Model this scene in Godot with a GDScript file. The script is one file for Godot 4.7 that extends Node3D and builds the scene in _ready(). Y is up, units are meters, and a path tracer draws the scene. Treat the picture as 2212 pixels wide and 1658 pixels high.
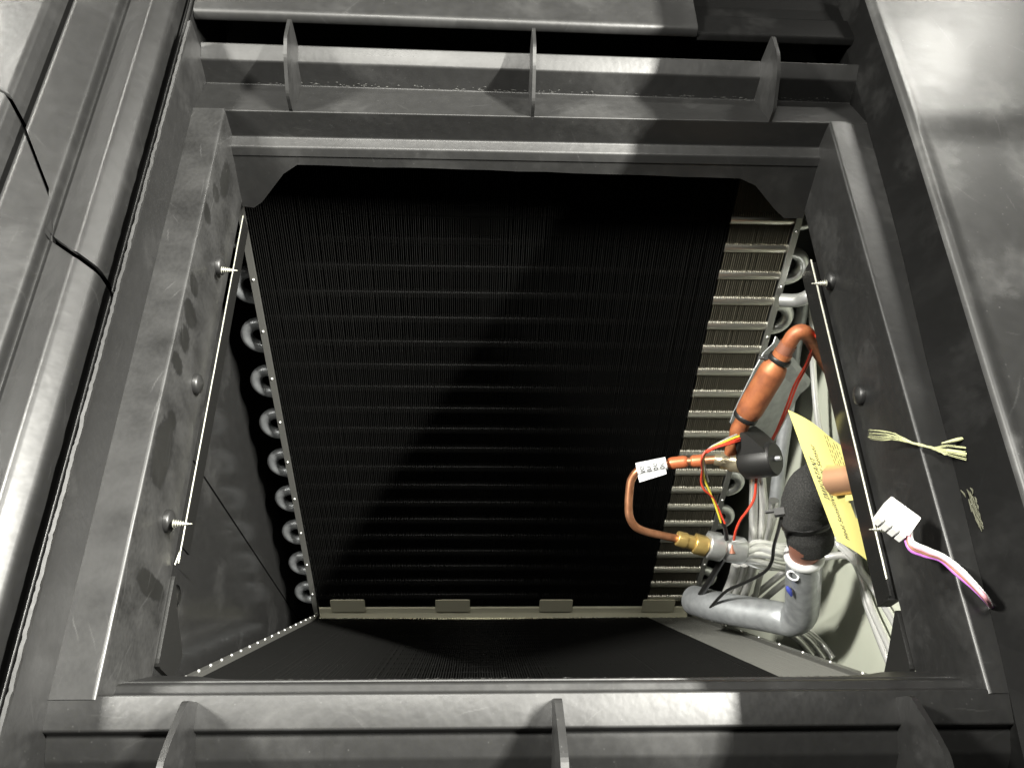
extends Node3D
# An evaporator coil seen through the opening of a black plastic drain pan.
# Pan plane is y = 0, x runs to the right of the picture, z towards its lower edge, metres.

const CAM := Vector3(-0.035, 0.4009, 0.4339)
var cam_basis := Basis.from_euler(Vector3(-1.0436, -0.0828, 0.0798))
var rng := RandomNumberGenerator.new()
var M := {}
var used := {}

# ---------------------------------------------------------------- measuring helpers
func sight(u: float, v: float) -> Vector3:
	return cam_basis * Vector3((u - 1106.0) / 1854.0, -(v - 829.0) / 1854.0, -1.0)
func at(u: float, v: float, d: float) -> Vector3:          # point seen at (u, v), d metres deep
	return CAM + sight(u, v) * d
func onx(u: float, v: float, x: float) -> Vector3:
	var r := sight(u, v); return CAM + r * ((x - CAM.x) / r.x)
func ony(u: float, v: float, y: float) -> Vector3:
	var r := sight(u, v); return CAM + r * ((y - CAM.y) / r.y)
func onz(u: float, v: float, z: float) -> Vector3:
	var r := sight(u, v); return CAM + r * ((z - CAM.z) / r.z)
func chain(list: Array) -> Array:                          # [u, v, depth, ...] -> points
	var o := []
	for i in range(0, list.size(), 3):
		var p := at(list[i], list[i + 1], list[i + 2])
		o.append(p if p.x < 0.279 else onx(list[i], list[i + 1], 0.279))     # nothing passes through the cabinet wall
	return o
func curve(p: Array, k := 6) -> Array:                     # Catmull-Rom through points
	var o := []
	for i in p.size() - 1:
		var a: Vector3 = p[max(i - 1, 0)]; var b: Vector3 = p[i]; var c: Vector3 = p[i + 1]; var d: Vector3 = p[min(i + 2, p.size() - 1)]
		for j in k:
			var t := float(j) / k
			o.append(0.5 * (2.0 * b + (c - a) * t + (2.0 * a - 5.0 * b + 4.0 * c - d) * t * t + (3.0 * b - a - 3.0 * c + d) * t * t * t))
	o.append(p[-1])
	return o

# ---------------------------------------------------------------- mesh builder
class MB:
	var v := PackedVector3Array()
	var n := PackedVector3Array()
	var uv := PackedVector2Array()
	func tri(a: Vector3, b: Vector3, c: Vector3):
		var q := (c - a).cross(b - a).normalized()
		for p in [a, b, c]: v.append(p); n.append(q); uv.append(Vector2.ZERO)
	func quad(a: Vector3, b: Vector3, c: Vector3, d: Vector3):
		tri(a, b, c); tri(a, c, d)
	func squad(p: Array, m: Array, w := []):                # smooth quad
		var g: Vector3 = (p[2] - p[0]).cross(p[1] - p[0]) + (p[3] - p[0]).cross(p[2] - p[0])
		for i in ([0, 1, 2, 0, 2, 3] if g.dot(m[0] + m[1] + m[2] + m[3]) >= 0.0 else [0, 2, 1, 0, 3, 2]):
			v.append(p[i]); n.append(m[i]); uv.append(w[i] if w.size() else Vector2.ZERO)
	func box(o: Vector3, s: Vector3, b := Basis()):
		var h := s / 2.0
		var c := []
		for i in 8: c.append(o + b * Vector3(h.x if i & 1 else -h.x, h.y if i & 2 else -h.y, h.z if i & 4 else -h.z))
		for f in [[0, 2, 3, 1], [4, 5, 7, 6], [0, 1, 5, 4], [2, 6, 7, 3], [0, 4, 6, 2], [1, 3, 7, 5]]:
			quad(c[f[0]], c[f[3]], c[f[2]], c[f[1]])
	func tube(p: Array, r, seg := 14, caps := true):
		var rad := []
		for i in p.size(): rad.append(r[i] if r is Array else r)
		var t0: Vector3 = (p[1] - p[0]).normalized()
		var up := t0.cross(Vector3(0.31, 0.9, 0.2)).normalized()
		var rings := []; var norms := []; var along := 0.0; var us := []
		for i in p.size():
			var t: Vector3 = (p[min(i + 1, p.size() - 1)] - p[max(i - 1, 0)]).normalized()
			up = (up - t * up.dot(t)).normalized()
			var side := t.cross(up)
			var ring := []; var nn := []
			var k0: int = max(i - 1, 0); var k1: int = min(i + 1, p.size() - 1)
			var dr: float = (rad[k1] - rad[k0]) / max((p[k1] - p[k0]).length(), 1e-6)
			if i > 0: along += (p[i] - p[i - 1]).length()
			us.append(along)
			for j in seg + 1:
				var a := TAU * j / seg
				var d := up * cos(a) + side * sin(a)
				ring.append(p[i] + d * rad[i]); nn.append((d - t * clampf(dr, -2.0, 2.0)).normalized())
			rings.append(ring); norms.append(nn)
		for i in p.size() - 1:
			for j in seg:
				squad([rings[i][j], rings[i + 1][j], rings[i + 1][j + 1], rings[i][j + 1]], [norms[i][j], norms[i + 1][j], norms[i + 1][j + 1], norms[i][j + 1]],
					[Vector2(float(j) / seg, us[i]), Vector2(float(j) / seg, us[i + 1]), Vector2(float(j + 1) / seg, us[i + 1]), Vector2(float(j + 1) / seg, us[i])])
		if caps:
			for j in seg:
				tri(p[0], rings[0][j], rings[0][j + 1]); tri(p[-1], rings[-1][j + 1], rings[-1][j])
	func prism(poly: PackedVector2Array, o: Vector3, x: Vector3, y: Vector3, depth: Vector3):
		var idx := Geometry2D.triangulate_polygon(poly)
		var f := func(q: Vector2) -> Vector3: return o + x * q.x + y * q.y
		for i in range(0, idx.size(), 3):
			var a: Vector3 = f.call(poly[idx[i]]); var b: Vector3 = f.call(poly[idx[i + 1]]); var c: Vector3 = f.call(poly[idx[i + 2]])
			tri(a, b, c); tri(a + depth, c + depth, b + depth)
		for i in poly.size():
			var a: Vector3 = f.call(poly[i]); var b: Vector3 = f.call(poly[(i + 1) % poly.size()])
			quad(a, a + depth, b + depth, b)
	# a profile swept along t; f(p, t) -> point
	func sweep(outline: PackedVector2Array, f: Callable, t0: float, t1: float, nt := 1):
		var k := outline.size()
		var g := []
		for s in nt + 1:
			var row := []
			for i in k: row.append(f.call(outline[i], lerpf(t0, t1, float(s) / nt), i))
			g.append(row)
		var seg_n := []
		var arcs := [0.0]                                   # v of each outline point, over 13 cm, mirrored on the sheet's other face
		for i in range(1, k): arcs.append(arcs[i - 1] + outline[i].distance_to(outline[i - 1]) / 0.13 * (1.0 if i < k / 2 else -1.0))
		for i in k:
			var e: Vector3 = g[0][(i + 1) % k] - g[0][i]
			var w: Vector3 = g[nt][i] - g[0][i]
			seg_n.append(e.cross(w).normalized())
		for i in k:
			var m: Vector3 = seg_n[i]; var pm: Vector3 = seg_n[(i + k - 1) % k]; var nm: Vector3 = seg_n[(i + 1) % k]
			var na := (m + pm).normalized() if m.dot(pm) > 0.75 else m
			var nb := (m + nm).normalized() if m.dot(nm) > 0.75 else m
			var j := (i + 1) % k
			var l0: float = arcs[i]; var l1: float = arcs[j] if j else arcs[i]
			for s in nt: squad([g[s][i], g[s + 1][i], g[s + 1][j], g[s][j]], [na, na, nb, nb], [Vector2(float(s) / nt, l0), Vector2(float(s + 1) / nt, l0), Vector2(float(s + 1) / nt, l1), Vector2(float(s) / nt, l1)])
		var idx := Geometry2D.triangulate_polygon(outline)
		for i in range(0, idx.size(), 3):
			tri(g[0][idx[i]], g[0][idx[i + 1]], g[0][idx[i + 2]]); tri(g[nt][idx[i]], g[nt][idx[i + 2]], g[nt][idx[i + 1]])
	func mesh() -> ArrayMesh:
		var a := []; a.resize(Mesh.ARRAY_MAX)
		a[Mesh.ARRAY_VERTEX] = v; a[Mesh.ARRAY_NORMAL] = n; a[Mesh.ARRAY_TEX_UV] = uv
		var m := ArrayMesh.new(); m.add_surface_from_arrays(Mesh.PRIMITIVE_TRIANGLES, a)
		return m

func rounded(p: Array, r: float, k := 4) -> PackedVector2Array:      # open polyline with rounded corners
	var o := PackedVector2Array([p[0]])
	for i in range(1, p.size() - 1):
		var a: Vector2 = p[i - 1]; var b: Vector2 = p[i]; var c: Vector2 = p[i + 1]
		var q: float = min(r, a.distance_to(b) * 0.45, b.distance_to(c) * 0.45)
		var s := b + (a - b).normalized() * q; var e := b + (c - b).normalized() * q
		for j in k + 1:
			var t := float(j) / k
			o.append(s.lerp(b, t).lerp(b.lerp(e, t), t))
	o.append(p[-1])
	return o
func sheet(p: Array, th: float, r: float) -> PackedVector2Array:      # closed outline of a sheet of thickness th
	var a := rounded(p, r)
	var o := PackedVector2Array(a)
	for i in range(a.size() - 1, -1, -1):
		var d := (a[min(i + 1, a.size() - 1)] - a[max(i - 1, 0)]).normalized()
		o.append(a[i] + Vector2(-d.y, d.x) * th)
	return o
func loop(p: Array, r: float, k := 3) -> PackedVector2Array:          # closed polygon with rounded corners
	var o := PackedVector2Array()
	for i in p.size():
		var a: Vector2 = p[(i + p.size() - 1) % p.size()]; var b: Vector2 = p[i]; var c: Vector2 = p[(i + 1) % p.size()]
		var q: float = min(r, a.distance_to(b) * 0.45, b.distance_to(c) * 0.45)
		var s := b + (a - b).normalized() * q; var e := b + (c - b).normalized() * q
		for j in k + 1:
			var t := float(j) / k
			o.append(s.lerp(b, t).lerp(b.lerp(e, t), t))
	return o

# ---------------------------------------------------------------- scene helpers
func numbered(called: String) -> String:
	if not used.has(called): used[called] = 0; return called
	used[called] += 1
	return "%s_%03d" % [called, used[called]]
func obj(called: String, mb, m: Material, parent: Node = self, label := "") -> MeshInstance3D:
	var o := MeshInstance3D.new()
	o.mesh = mb if mb is Mesh else mb.mesh()
	o.material_override = m
	o.name = numbered(called) if parent == self else called
	if label: o.set_meta("label", label)
	parent.add_child(o, true)
	return o
func tag(o: Node, label: String, category: String, group := "") -> Node:
	o.set_meta("label", label); o.set_meta("category", category)
	if group: o.set_meta("group", group)
	return o
func thing(called: String, label: String, category: String, group := "") -> Node3D:
	var o := Node3D.new(); o.name = numbered(called); add_child(o)
	tag(o, label, category, group)
	return o

func lin(r: float, g: float, b: float) -> Color: return Color(r, g, b).linear_to_srgb()
func mat(c: Color, rough: float, metal := 0.0) -> StandardMaterial3D:
	var m := StandardMaterial3D.new(); m.albedo_color = c; m.roughness = rough; m.metallic = metal
	return m
func noise_tex(seed_: int, freq: float, stops: Array, cols: Array, size := 512, oct := 4) -> NoiseTexture2D:
	var f := FastNoiseLite.new(); f.seed = seed_; f.frequency = freq; f.fractal_octaves = oct; f.noise_type = FastNoiseLite.TYPE_SIMPLEX_SMOOTH
	var t := NoiseTexture2D.new(); t.width = size; t.height = size; t.seamless = true; t.noise = f
	var g := Gradient.new(); g.offsets = PackedFloat32Array(stops); g.colors = PackedColorArray(cols)
	t.color_ramp = g
	return t
func bumps(seed_: int, freq: float, strength: float) -> NoiseTexture2D:
	var f := FastNoiseLite.new(); f.seed = seed_; f.frequency = freq; f.fractal_octaves = 3
	var t := NoiseTexture2D.new(); t.width = 512; t.height = 512; t.seamless = true; t.noise = f; t.as_normal_map = true; t.bump_strength = strength
	return t
func grey(g: float) -> Color: return lin(g, g, g * 0.96)
func plastic(base: float, rough: float, seed_: int, spread := 0.35, tile := 3.0) -> StandardMaterial3D:
	var m := mat(Color.WHITE, 1.0)
	m.albedo_texture = noise_tex(seed_, 0.008, [0.0, 0.42, 0.6, 1.0], [grey(base * (1 - spread)), grey(base * 0.95), grey(base * 1.08), grey(base * (1 + spread))])
	m.roughness_texture = noise_tex(seed_ + 7, 0.012, [0.0, 0.45, 0.62, 1.0], [Color(rough * 0.86, rough * 0.86, rough * 0.86), Color(rough, rough, rough), Color(rough * 1.04, rough * 1.04, rough * 1.04), Color(rough * 1.18, rough * 1.18, rough * 1.18)])
	m.normal_enabled = true; m.normal_texture = bumps(seed_ + 3, 0.12, 1.2); m.normal_scale = 0.12
	m.uv1_triplanar = true; m.uv1_world_triplanar = true; m.uv1_scale = Vector3.ONE * tile
	return m

func scuffed(seed_: int, base: float, rough: float, tile: float, haze := 1.0) -> StandardMaterial3D:
	var sz := 768
	var r := RandomNumberGenerator.new(); r.seed = seed_
	var lo := FastNoiseLite.new(); lo.seed = seed_; lo.frequency = 0.006; lo.fractal_octaves = 4; lo.domain_warp_enabled = true; lo.domain_warp_amplitude = 40.0
	var li := lo.get_seamless_image(sz, sz)
	var f2 := FastNoiseLite.new(); f2.seed = seed_ + 1; f2.frequency = 0.05; f2.fractal_octaves = 3
	var hi := f2.get_seamless_image(sz, sz)
	var im := Image.create(sz, sz, false, Image.FORMAT_RGB8)
	var rm := Image.create(sz, sz, false, Image.FORMAT_RGB8)
	var val := PackedFloat32Array(); val.resize(sz * sz)
	for y in sz:
		for x in sz:
			var a := li.get_pixel(x, y).r; var b := hi.get_pixel(x, y).r
			val[y * sz + x] = base * (0.88 + 0.24 * b) + haze * base * 1.1 * smoothstep(0.55, 0.85, a) * (0.5 + b)
	for k in 150:                                  # scratches and rubbed marks
		var p := Vector2(r.randf() * sz, r.randf() * sz); var ang := r.randf() * TAU; var ln := r.randf_range(6, 60); var amp := r.randf_range(0.2, 1.2) * base
		for q in int(ln):
			ang += r.randf_range(-0.06, 0.06); p += Vector2.from_angle(ang)
			var ix := posmod(int(p.x), sz); var iy := posmod(int(p.y), sz)
			val[iy * sz + ix] += amp * sin(PI * q / ln)
	for k in 500:                                  # dust specks
		val[r.randi() % (sz * sz)] += r.randf_range(0.5, 4.0) * base
	for y in sz:
		for x in sz:
			var g := val[y * sz + x]; im.set_pixel(x, y, lin(g, g, g * 0.985))
			var a := li.get_pixel(x, y).r; var q := clampf(rough * (0.93 + 0.15 * smoothstep(0.35, 0.8, a)) + (hi.get_pixel(x, y).r - 0.5) * 0.04, 0.05, 1.0)
			rm.set_pixel(x, y, Color(q, q, q))
	var m := mat(Color.WHITE, 1.0)
	m.albedo_texture = ImageTexture.create_from_image(im); m.roughness_texture = ImageTexture.create_from_image(rm)
	m.normal_enabled = true; m.normal_texture = bumps(seed_ + 3, 0.12, 1.2); m.normal_scale = 0.10
	m.uv1_triplanar = true; m.uv1_world_triplanar = true; m.uv1_scale = Vector3.ONE * tile
	return m
func stained_side() -> StandardMaterial3D:         # left rail: u runs along z, v along the profile; clean dark patches on a dusty skirt
	var w := 1024; var h := 256
	var lo := FastNoiseLite.new(); lo.seed = 88; lo.frequency = 0.012; lo.fractal_octaves = 4
	var hi := FastNoiseLite.new(); hi.seed = 89; hi.frequency = 0.09; hi.fractal_octaves = 3
	var im := Image.create(w, h, false, Image.FORMAT_RGB8); var rm := Image.create(w, h, false, Image.FORMAT_RGB8)
	var spots := []
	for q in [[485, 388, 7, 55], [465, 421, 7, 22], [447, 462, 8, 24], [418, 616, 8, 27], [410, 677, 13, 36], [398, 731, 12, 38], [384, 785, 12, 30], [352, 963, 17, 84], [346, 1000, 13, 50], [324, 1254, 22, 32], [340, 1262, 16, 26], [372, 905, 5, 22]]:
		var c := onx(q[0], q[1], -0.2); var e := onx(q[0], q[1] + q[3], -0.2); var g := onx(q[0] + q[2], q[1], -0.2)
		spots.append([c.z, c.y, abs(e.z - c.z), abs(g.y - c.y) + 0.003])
	var r := RandomNumberGenerator.new(); r.seed = 5
	var val := PackedFloat32Array(); val.resize(w * h)
	for x in w:
		for y in h:
			var z := lerpf(-0.003, 0.36, (x + 0.5) / w); var arc := (y + 0.5) / h * 0.13
			var n := lo.get_noise_2d(x, y * 0.9); var b := hi.get_noise_2d(x, y * 2.0)
			var g := 0.0165 * (1.0 + 0.55 * n + 0.25 * b)
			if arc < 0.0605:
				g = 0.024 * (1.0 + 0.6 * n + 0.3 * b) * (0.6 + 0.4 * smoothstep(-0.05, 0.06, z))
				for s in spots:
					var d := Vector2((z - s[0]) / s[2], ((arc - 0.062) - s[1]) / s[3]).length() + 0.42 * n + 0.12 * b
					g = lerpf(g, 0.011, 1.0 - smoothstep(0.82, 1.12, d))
			val[y * w + x] = g
	for k in 90:
		var p := Vector2(r.randf() * w, r.randf() * h); var ang := r.randf_range(-0.5, 0.5) + (PI if k % 2 else 0.0); var ln := r.randf_range(10, 70); var amp := r.randf_range(0.004, 0.03)
		for q in int(ln):
			ang += r.randf_range(-0.05, 0.05); p += Vector2.from_angle(ang)
			if p.x >= 0 and p.x < w and p.y >= 0 and p.y < h: val[int(p.y) * w + int(p.x)] += amp * sin(PI * q / ln)
	for x in w:
		for y in h:
			var g := val[y * w + x]; im.set_pixel(x, y, lin(g, g, g * 0.985))
			var q := clampf(0.42 + 0.16 * lo.get_noise_2d(x + 300, y), 0.2, 0.8); rm.set_pixel(x, y, Color(q, q, q))
	var m := mat(Color.WHITE, 1.0); m.albedo_texture = ImageTexture.create_from_image(im); m.roughness_texture = ImageTexture.create_from_image(rm)
	return m

func materials():
	M.plastic = scuffed(11, 0.0115, 0.43, 2.6, 0.6)
	M.housing = scuffed(23, 0.010, 0.42, 2.2, 0.4)
	M.dusty = scuffed(31, 0.034, 0.38, 2.0, 1.0); M.dusty.normal_scale = 0.04
	M.wall_black = scuffed(47, 0.0032, 0.6, 3.0, 1.5); M.wall_black.metallic_specular = 0.2
	M.side_dark = scuffed(53, 0.022, 0.2, 2.0, 0.5); M.side_dark.normal_scale = 0.02
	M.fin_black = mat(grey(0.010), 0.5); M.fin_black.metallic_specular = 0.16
	M.fin_pale = mat(lin(0.16, 0.147, 0.11), 0.45, 0.5)
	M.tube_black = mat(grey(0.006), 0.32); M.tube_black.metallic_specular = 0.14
	M.tube_pale = mat(lin(0.66, 0.645, 0.57), 0.3, 0.95)
	M.alu = mat(Color.WHITE, 0.32, 0.75)
	M.alu.albedo_texture = noise_tex(61, 0.02, [0.0, 0.5, 1.0], [lin(0.42, 0.43, 0.42), lin(0.6, 0.61, 0.6), lin(0.74, 0.75, 0.74)], 256)
	M.alu.uv1_triplanar = true; M.alu.uv1_world_triplanar = true; M.alu.uv1_scale = Vector3.ONE * 9
	M.alu_bright = mat(lin(0.86, 0.86, 0.84), 0.27, 0.65)
	M.alu_dull = mat(Color.WHITE, 0.44, 0.6)
	M.alu_dull.albedo_texture = noise_tex(67, 0.03, [0.0, 0.45, 0.6, 1.0], [lin(0.27, 0.28, 0.29), lin(0.35, 0.365, 0.375), lin(0.39, 0.405, 0.415), lin(0.48, 0.495, 0.505)], 256)
	M.alu_dull.uv1_triplanar = true; M.alu_dull.uv1_world_triplanar = true; M.alu_dull.uv1_scale = Vector3.ONE * 12
	M.steel = mat(lin(0.30, 0.30, 0.28), 0.35, 0.8)
	M.rail = mat(lin(0.62, 0.6, 0.46), 0.4, 0.5)
	M.zinc = mat(lin(0.48, 0.48, 0.41), 0.35, 0.6)
	M.copper = mat(Color.WHITE, 0.34, 0.8)
	M.copper.albedo_texture = noise_tex(71, 0.02, [0.0, 0.5, 1.0], [lin(0.34, 0.14, 0.07), lin(0.60, 0.28, 0.15), lin(0.74, 0.40, 0.24)], 256)
	M.copper.uv1_triplanar = true; M.copper.uv1_world_triplanar = true; M.copper.uv1_scale = Vector3.ONE * 14
	M.copper_dull = mat(Color.WHITE, 0.5, 0.35)
	M.copper_dull.albedo_texture = noise_tex(73, 0.025, [0.0, 0.45, 0.6, 1.0], [lin(0.16, 0.06, 0.035), lin(0.34, 0.115, 0.05), lin(0.42, 0.145, 0.058), lin(0.50, 0.20, 0.08)], 256)
	M.copper_dull.uv1_triplanar = true; M.copper_dull.uv1_world_triplanar = true; M.copper_dull.uv1_scale = Vector3.ONE * 12
	M.copper_dark = mat(lin(0.25, 0.1, 0.06), 0.55, 0.3)
	M.brass = mat(lin(0.60, 0.43, 0.15), 0.34, 0.7)
	M.black = mat(grey(0.012), 0.4)
	M.black_gloss = mat(grey(0.012), 0.16)
	M.motor = mat(grey(0.012), 0.46)
	M.foam = mat(Color.WHITE, 0.95)
	M.foam.albedo_texture = noise_tex(79, 0.2, [0.0, 0.5, 0.72, 1.0], [grey(0.008), grey(0.018), grey(0.05), grey(0.12)], 256, 3)
	M.foam.uv1_triplanar = true; M.foam.uv1_world_triplanar = true; M.foam.uv1_scale = Vector3.ONE * 16
	M.foam.normal_enabled = true; M.foam.normal_texture = bumps(81, 0.25, 8.0)
	M.paper = mat(lin(0.56, 0.51, 0.17), 0.7)
	M.ink = mat(grey(0.03), 0.7)
	M.white = mat(lin(0.82, 0.82, 0.8), 0.4)
	M.label = mat(lin(0.74, 0.75, 0.76), 0.5)
	M.red = mat(lin(0.60, 0.06, 0.03), 0.4)
	M.yellow = mat(lin(0.62, 0.55, 0.06), 0.4)
	M.grey_wire = mat(grey(0.3), 0.4)
	M.purple = mat(lin(0.42, 0.14, 0.5), 0.4)
	M.pink = mat(lin(0.72, 0.35, 0.40), 0.4)
	M.brown = mat(lin(0.28, 0.14, 0.08), 0.4)
	M.glue = mat(lin(0.44, 0.45, 0.25), 0.6)
	M.pale = mat(Color.WHITE, 0.42)
	M.pale.albedo_texture = noise_tex(83, 0.01, [0.0, 0.5, 1.0], [lin(0.42, 0.44, 0.37), lin(0.48, 0.50, 0.42), lin(0.52, 0.54, 0.46)], 256)
	M.pale.uv1_triplanar = true; M.pale.uv1_world_triplanar = true; M.pale.uv1_scale = Vector3.ONE * 3
	M.void_black = mat(grey(0.008), 0.8)

# ---------------------------------------------------------------- light and camera
func area_lamp(called: String, p: Vector3, aim: Vector3, size: Vector2, energy: float, c: Color):
	var l := AreaLight3D.new(); l.name = called; add_child(l)
	l.area_size = size; l.light_energy = energy; l.light_color = c; l.shadow_enabled = true; l.area_range = 6.0
	l.look_at_from_position(p, aim, Vector3(0, 0, -1) if abs((aim - p).normalized().z) < 0.9 else Vector3.UP)
func setup():
	var cam := Camera3D.new(); cam.name = "camera"; add_child(cam)
	cam.transform = Transform3D(cam_basis, CAM); cam.fov = 48.18; cam.near = 0.02; cam.far = 20.0; cam.current = true
	var we := WorldEnvironment.new(); we.name = "world"; add_child(we)
	var e := Environment.new(); we.environment = e
	e.background_mode = Environment.BG_COLOR; e.background_color = Color(0.0, 0.0, 0.0)
	e.tonemap_mode = Environment.TONE_MAPPER_LINEAR; e.tonemap_exposure = 1.0
	e.sdfgi_enabled = true; e.ssao_enabled = true; e.ssil_enabled = true
	var warm := Color(1.0, 0.99, 0.955)
	area_lamp("key_lamp", Vector3(0.56, 0.88, 0.17), Vector3(-0.05, 0, 0.2), Vector2(0.014, 0.40), 9.5, warm)
	area_lamp("overhead_lamp", Vector3(-0.12, 0.95, 0.06), Vector3(0.0, -0.2, 0.2), Vector2(0.20, 0.20), 1.2, warm)
	area_lamp("left_lamp", Vector3(-0.75, 0.66, 0.10), Vector3(0.2, -0.2, 0.25), Vector2(0.12, 0.12), 3.8, warm)
	area_lamp("left_rear_lamp", Vector3(-0.76, 0.62, -0.62), Vector3(-0.3, 0, 0.0), Vector2(0.15, 0.15), 0.6, warm)
	area_lamp("right_rear_lamp", Vector3(0.63, 0.585, -0.66), Vector3(0.25, 0, 0), Vector2(0.10, 0.10), 0.42, warm)

# ---------------------------------------------------------------- the drain pan
const HX := 0.2
func front_back_wall(poly_px: Array, z: float, parent: Node3D, y_top: float, lean: float):
	var poly := [Vector2(-HX - 0.001, y_top)]
	for q in poly_px:
		var p := onz(q[0], q[1], z + (lean if q.size() > 2 else 0.0))
		poly.append(Vector2(clampf(p.x, -HX - 0.001, HX + 0.001), q[2] if q.size() > 2 and q[2] is float else p.y))
	poly.append(Vector2(HX + 0.001, y_top))
	return poly

func drain_pan():
	var t := thing("drain_pan", "black moulded plastic drain pan with a big rectangular opening over the coil", "drain pan")
	# left and right sides: skirt, ledge, outer wall, one profile each, swept along z
	var n := FastNoiseLite.new(); n.seed = 5; n.frequency = 55.0
	var pl := sheet([Vector2(-0.2, -0.062), Vector2(-0.2, 0.0), Vector2(-0.2225, 0.0)], 0.0026, 0.0022)
	var b := MB.new(); b.sweep(pl, func(p, z, _i): return Vector3(p.x, p.y, z), -0.0045, 0.3625, 1)
	obj("side_rail", b, M.pan_side, t)
	var pw := sheet([Vector2(-0.2208, -0.02), Vector2(-0.2206, 0.0), Vector2(-0.2210, 0.030), Vector2(-0.2214, 0.0312)], 0.0022, 0.0006)
	var mid_k := pw.size() / 2
	var rough_edge := func(p: Vector2, z: float, i: int) -> Vector3:
		var y := p.y
		var x := p.x
		if i >= mid_k - 3 and i <= mid_k + 2:
			y += n.get_noise_1d(z) * 0.0006 + n.get_noise_1d(z * 5.0) * 0.0005; x += n.get_noise_1d(z * 3.0 + 9.0) * 0.0005
		return Vector3(x, y, z)
	b = MB.new(); b.sweep(pw, rough_edge, -0.05, 0.47, 300)
	obj("outer_wall", b, M.plastic, t)
	var pr := sheet([Vector2(0.232, -0.001), Vector2(0.2, 0.0), Vector2(0.2, -0.062)], 0.0026, 0.0022)
	b = MB.new(); b.sweep(pr, func(p, z, _i): return Vector3(p.x, p.y, z), -0.0045, 0.3625, 1)
	obj("side_rail", b, M.plastic, t)
	# back: shelf, riser, sloping ledge, upper wall, step; profile in (z, y)
	var pb := sheet([Vector2(-0.056, 0.0), Vector2(-0.054, 0.0095), Vector2(-0.0435, 0.0035), Vector2(-0.0405, -0.0135), Vector2(-0.003, 0.0), Vector2(-0.0015, -0.021), Vector2(0.0065, -0.0225), Vector2(0.009, -0.028)], -0.0024, 0.0012)
	b = MB.new(); b.sweep(pb, func(p, x, _i): return Vector3(x, p.y + (-x * 0.012 if p.x < -0.03 else 0.0), p.x), -0.2206, 0.232, 1)
	obj("rear_ledge", b, M.plastic, t)
	# back lower wall with its cut-out
	var poly := [Vector2(-0.2005, -0.027), Vector2(-0.2005, -0.0655), Vector2(-0.1925, -0.0665), Vector2(-0.186, -0.062), Vector2(-0.168, -0.041), Vector2(-0.158, -0.0345)]
	for k in 15: poly.append(Vector2(lerpf(-0.14, 0.125, k / 14.0), -0.0345 - 0.0035 * k / 14.0 + n.get_noise_1d(k * 0.31) * 0.0008))
	poly += [Vector2(0.148, -0.0385), Vector2(0.160, -0.0435), Vector2(0.178, -0.061), Vector2(0.187, -0.068), Vector2(0.2005, -0.0675), Vector2(0.2005, -0.027)]
	b = MB.new(); b.prism(PackedVector2Array(poly), Vector3(0, 0, 0.0065 - 0.027 * 0.33 + 0.0015), Vector3.RIGHT, Vector3(0, 1, -0.33), Vector3(0, 0, -0.0026))
	obj("rear_wall", b, M.plastic, t)
	# front: lower shelf, groove, ledge, upper wall, step, lip
	var pf := sheet([Vector2(0.349, -0.033), Vector2(0.3525, -0.0195), Vector2(0.3572, -0.0185), Vector2(0.3605, -0.0005), Vector2(0.3757, -0.0015), Vector2(0.3762, -0.0065), Vector2(0.3785, -0.0072), Vector2(0.3865, -0.0105), Vector2(0.405, -0.03), Vector2(0.47, -0.034)], -0.0024, 0.0012)
	b = MB.new(); b.sweep(pf, func(p, x, _i): return Vector3(x, p.y, p.x), -0.2206, 0.232, 1)
	obj("front_ledge", b, M.plastic, t)
	poly = [Vector2(-0.2005, -0.03), Vector2(-0.2005, -0.0645), Vector2(-0.188, -0.064), Vector2(-0.176, -0.059), Vector2(-0.162, -0.044), Vector2(-0.150, -0.0375)]
	for k in 21: poly.append(Vector2(lerpf(-0.13, 0.13, k / 20.0), -0.0355 + n.get_noise_1d(k * 0.37 + 40.0) * 0.0010))
	poly += [Vector2(0.150, -0.0375), Vector2(0.166, -0.046), Vector2(0.180, -0.060), Vector2(0.190, -0.0645), Vector2(0.2005, -0.0645), Vector2(0.2005, -0.03)]
	b = MB.new(); b.prism(PackedVector2Array(poly), Vector3(0, 0, 0.3475 + 0.036 * 0.28), Vector3.RIGHT, Vector3(0, 1, 0.28), Vector3(0, 0, 0.0026))
	obj("front_wall", b, M.plastic, t)
	b = MB.new(); var rb := RandomNumberGenerator.new(); rb.seed = 9
	for k in 240:
		var x := rb.randf_range(-0.19, 0.215); var where := k % 3
		var c := Vector3(x, -0.0125 - x * 0.012, -0.0395 - rb.randf() * 0.0012) if where < 2 else Vector3(x * 0.7, -0.0345 + rb.randf_range(-0.001, 0.0005), 0.3478)
		if where < 2: c.y += rb.randf() * rb.randf() * 0.004
		var ln := rb.randf_range(0.0003, 0.0016); var e := rb.randf_range(0.0001, 0.0003)
		b.tri(c - Vector3(ln, 0, 0), c + Vector3(rb.randf_range(-ln, ln), e * 3, e), c + Vector3(ln, rb.randf_range(-e, e), e)); b.tri(c - Vector3(ln, 0, 0), c + Vector3(ln, 0, -e), c + Vector3(0, e * 2, -e))
	obj("moulding_burrs", b, M.burr, t).set_meta("kind", "stuff")
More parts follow.
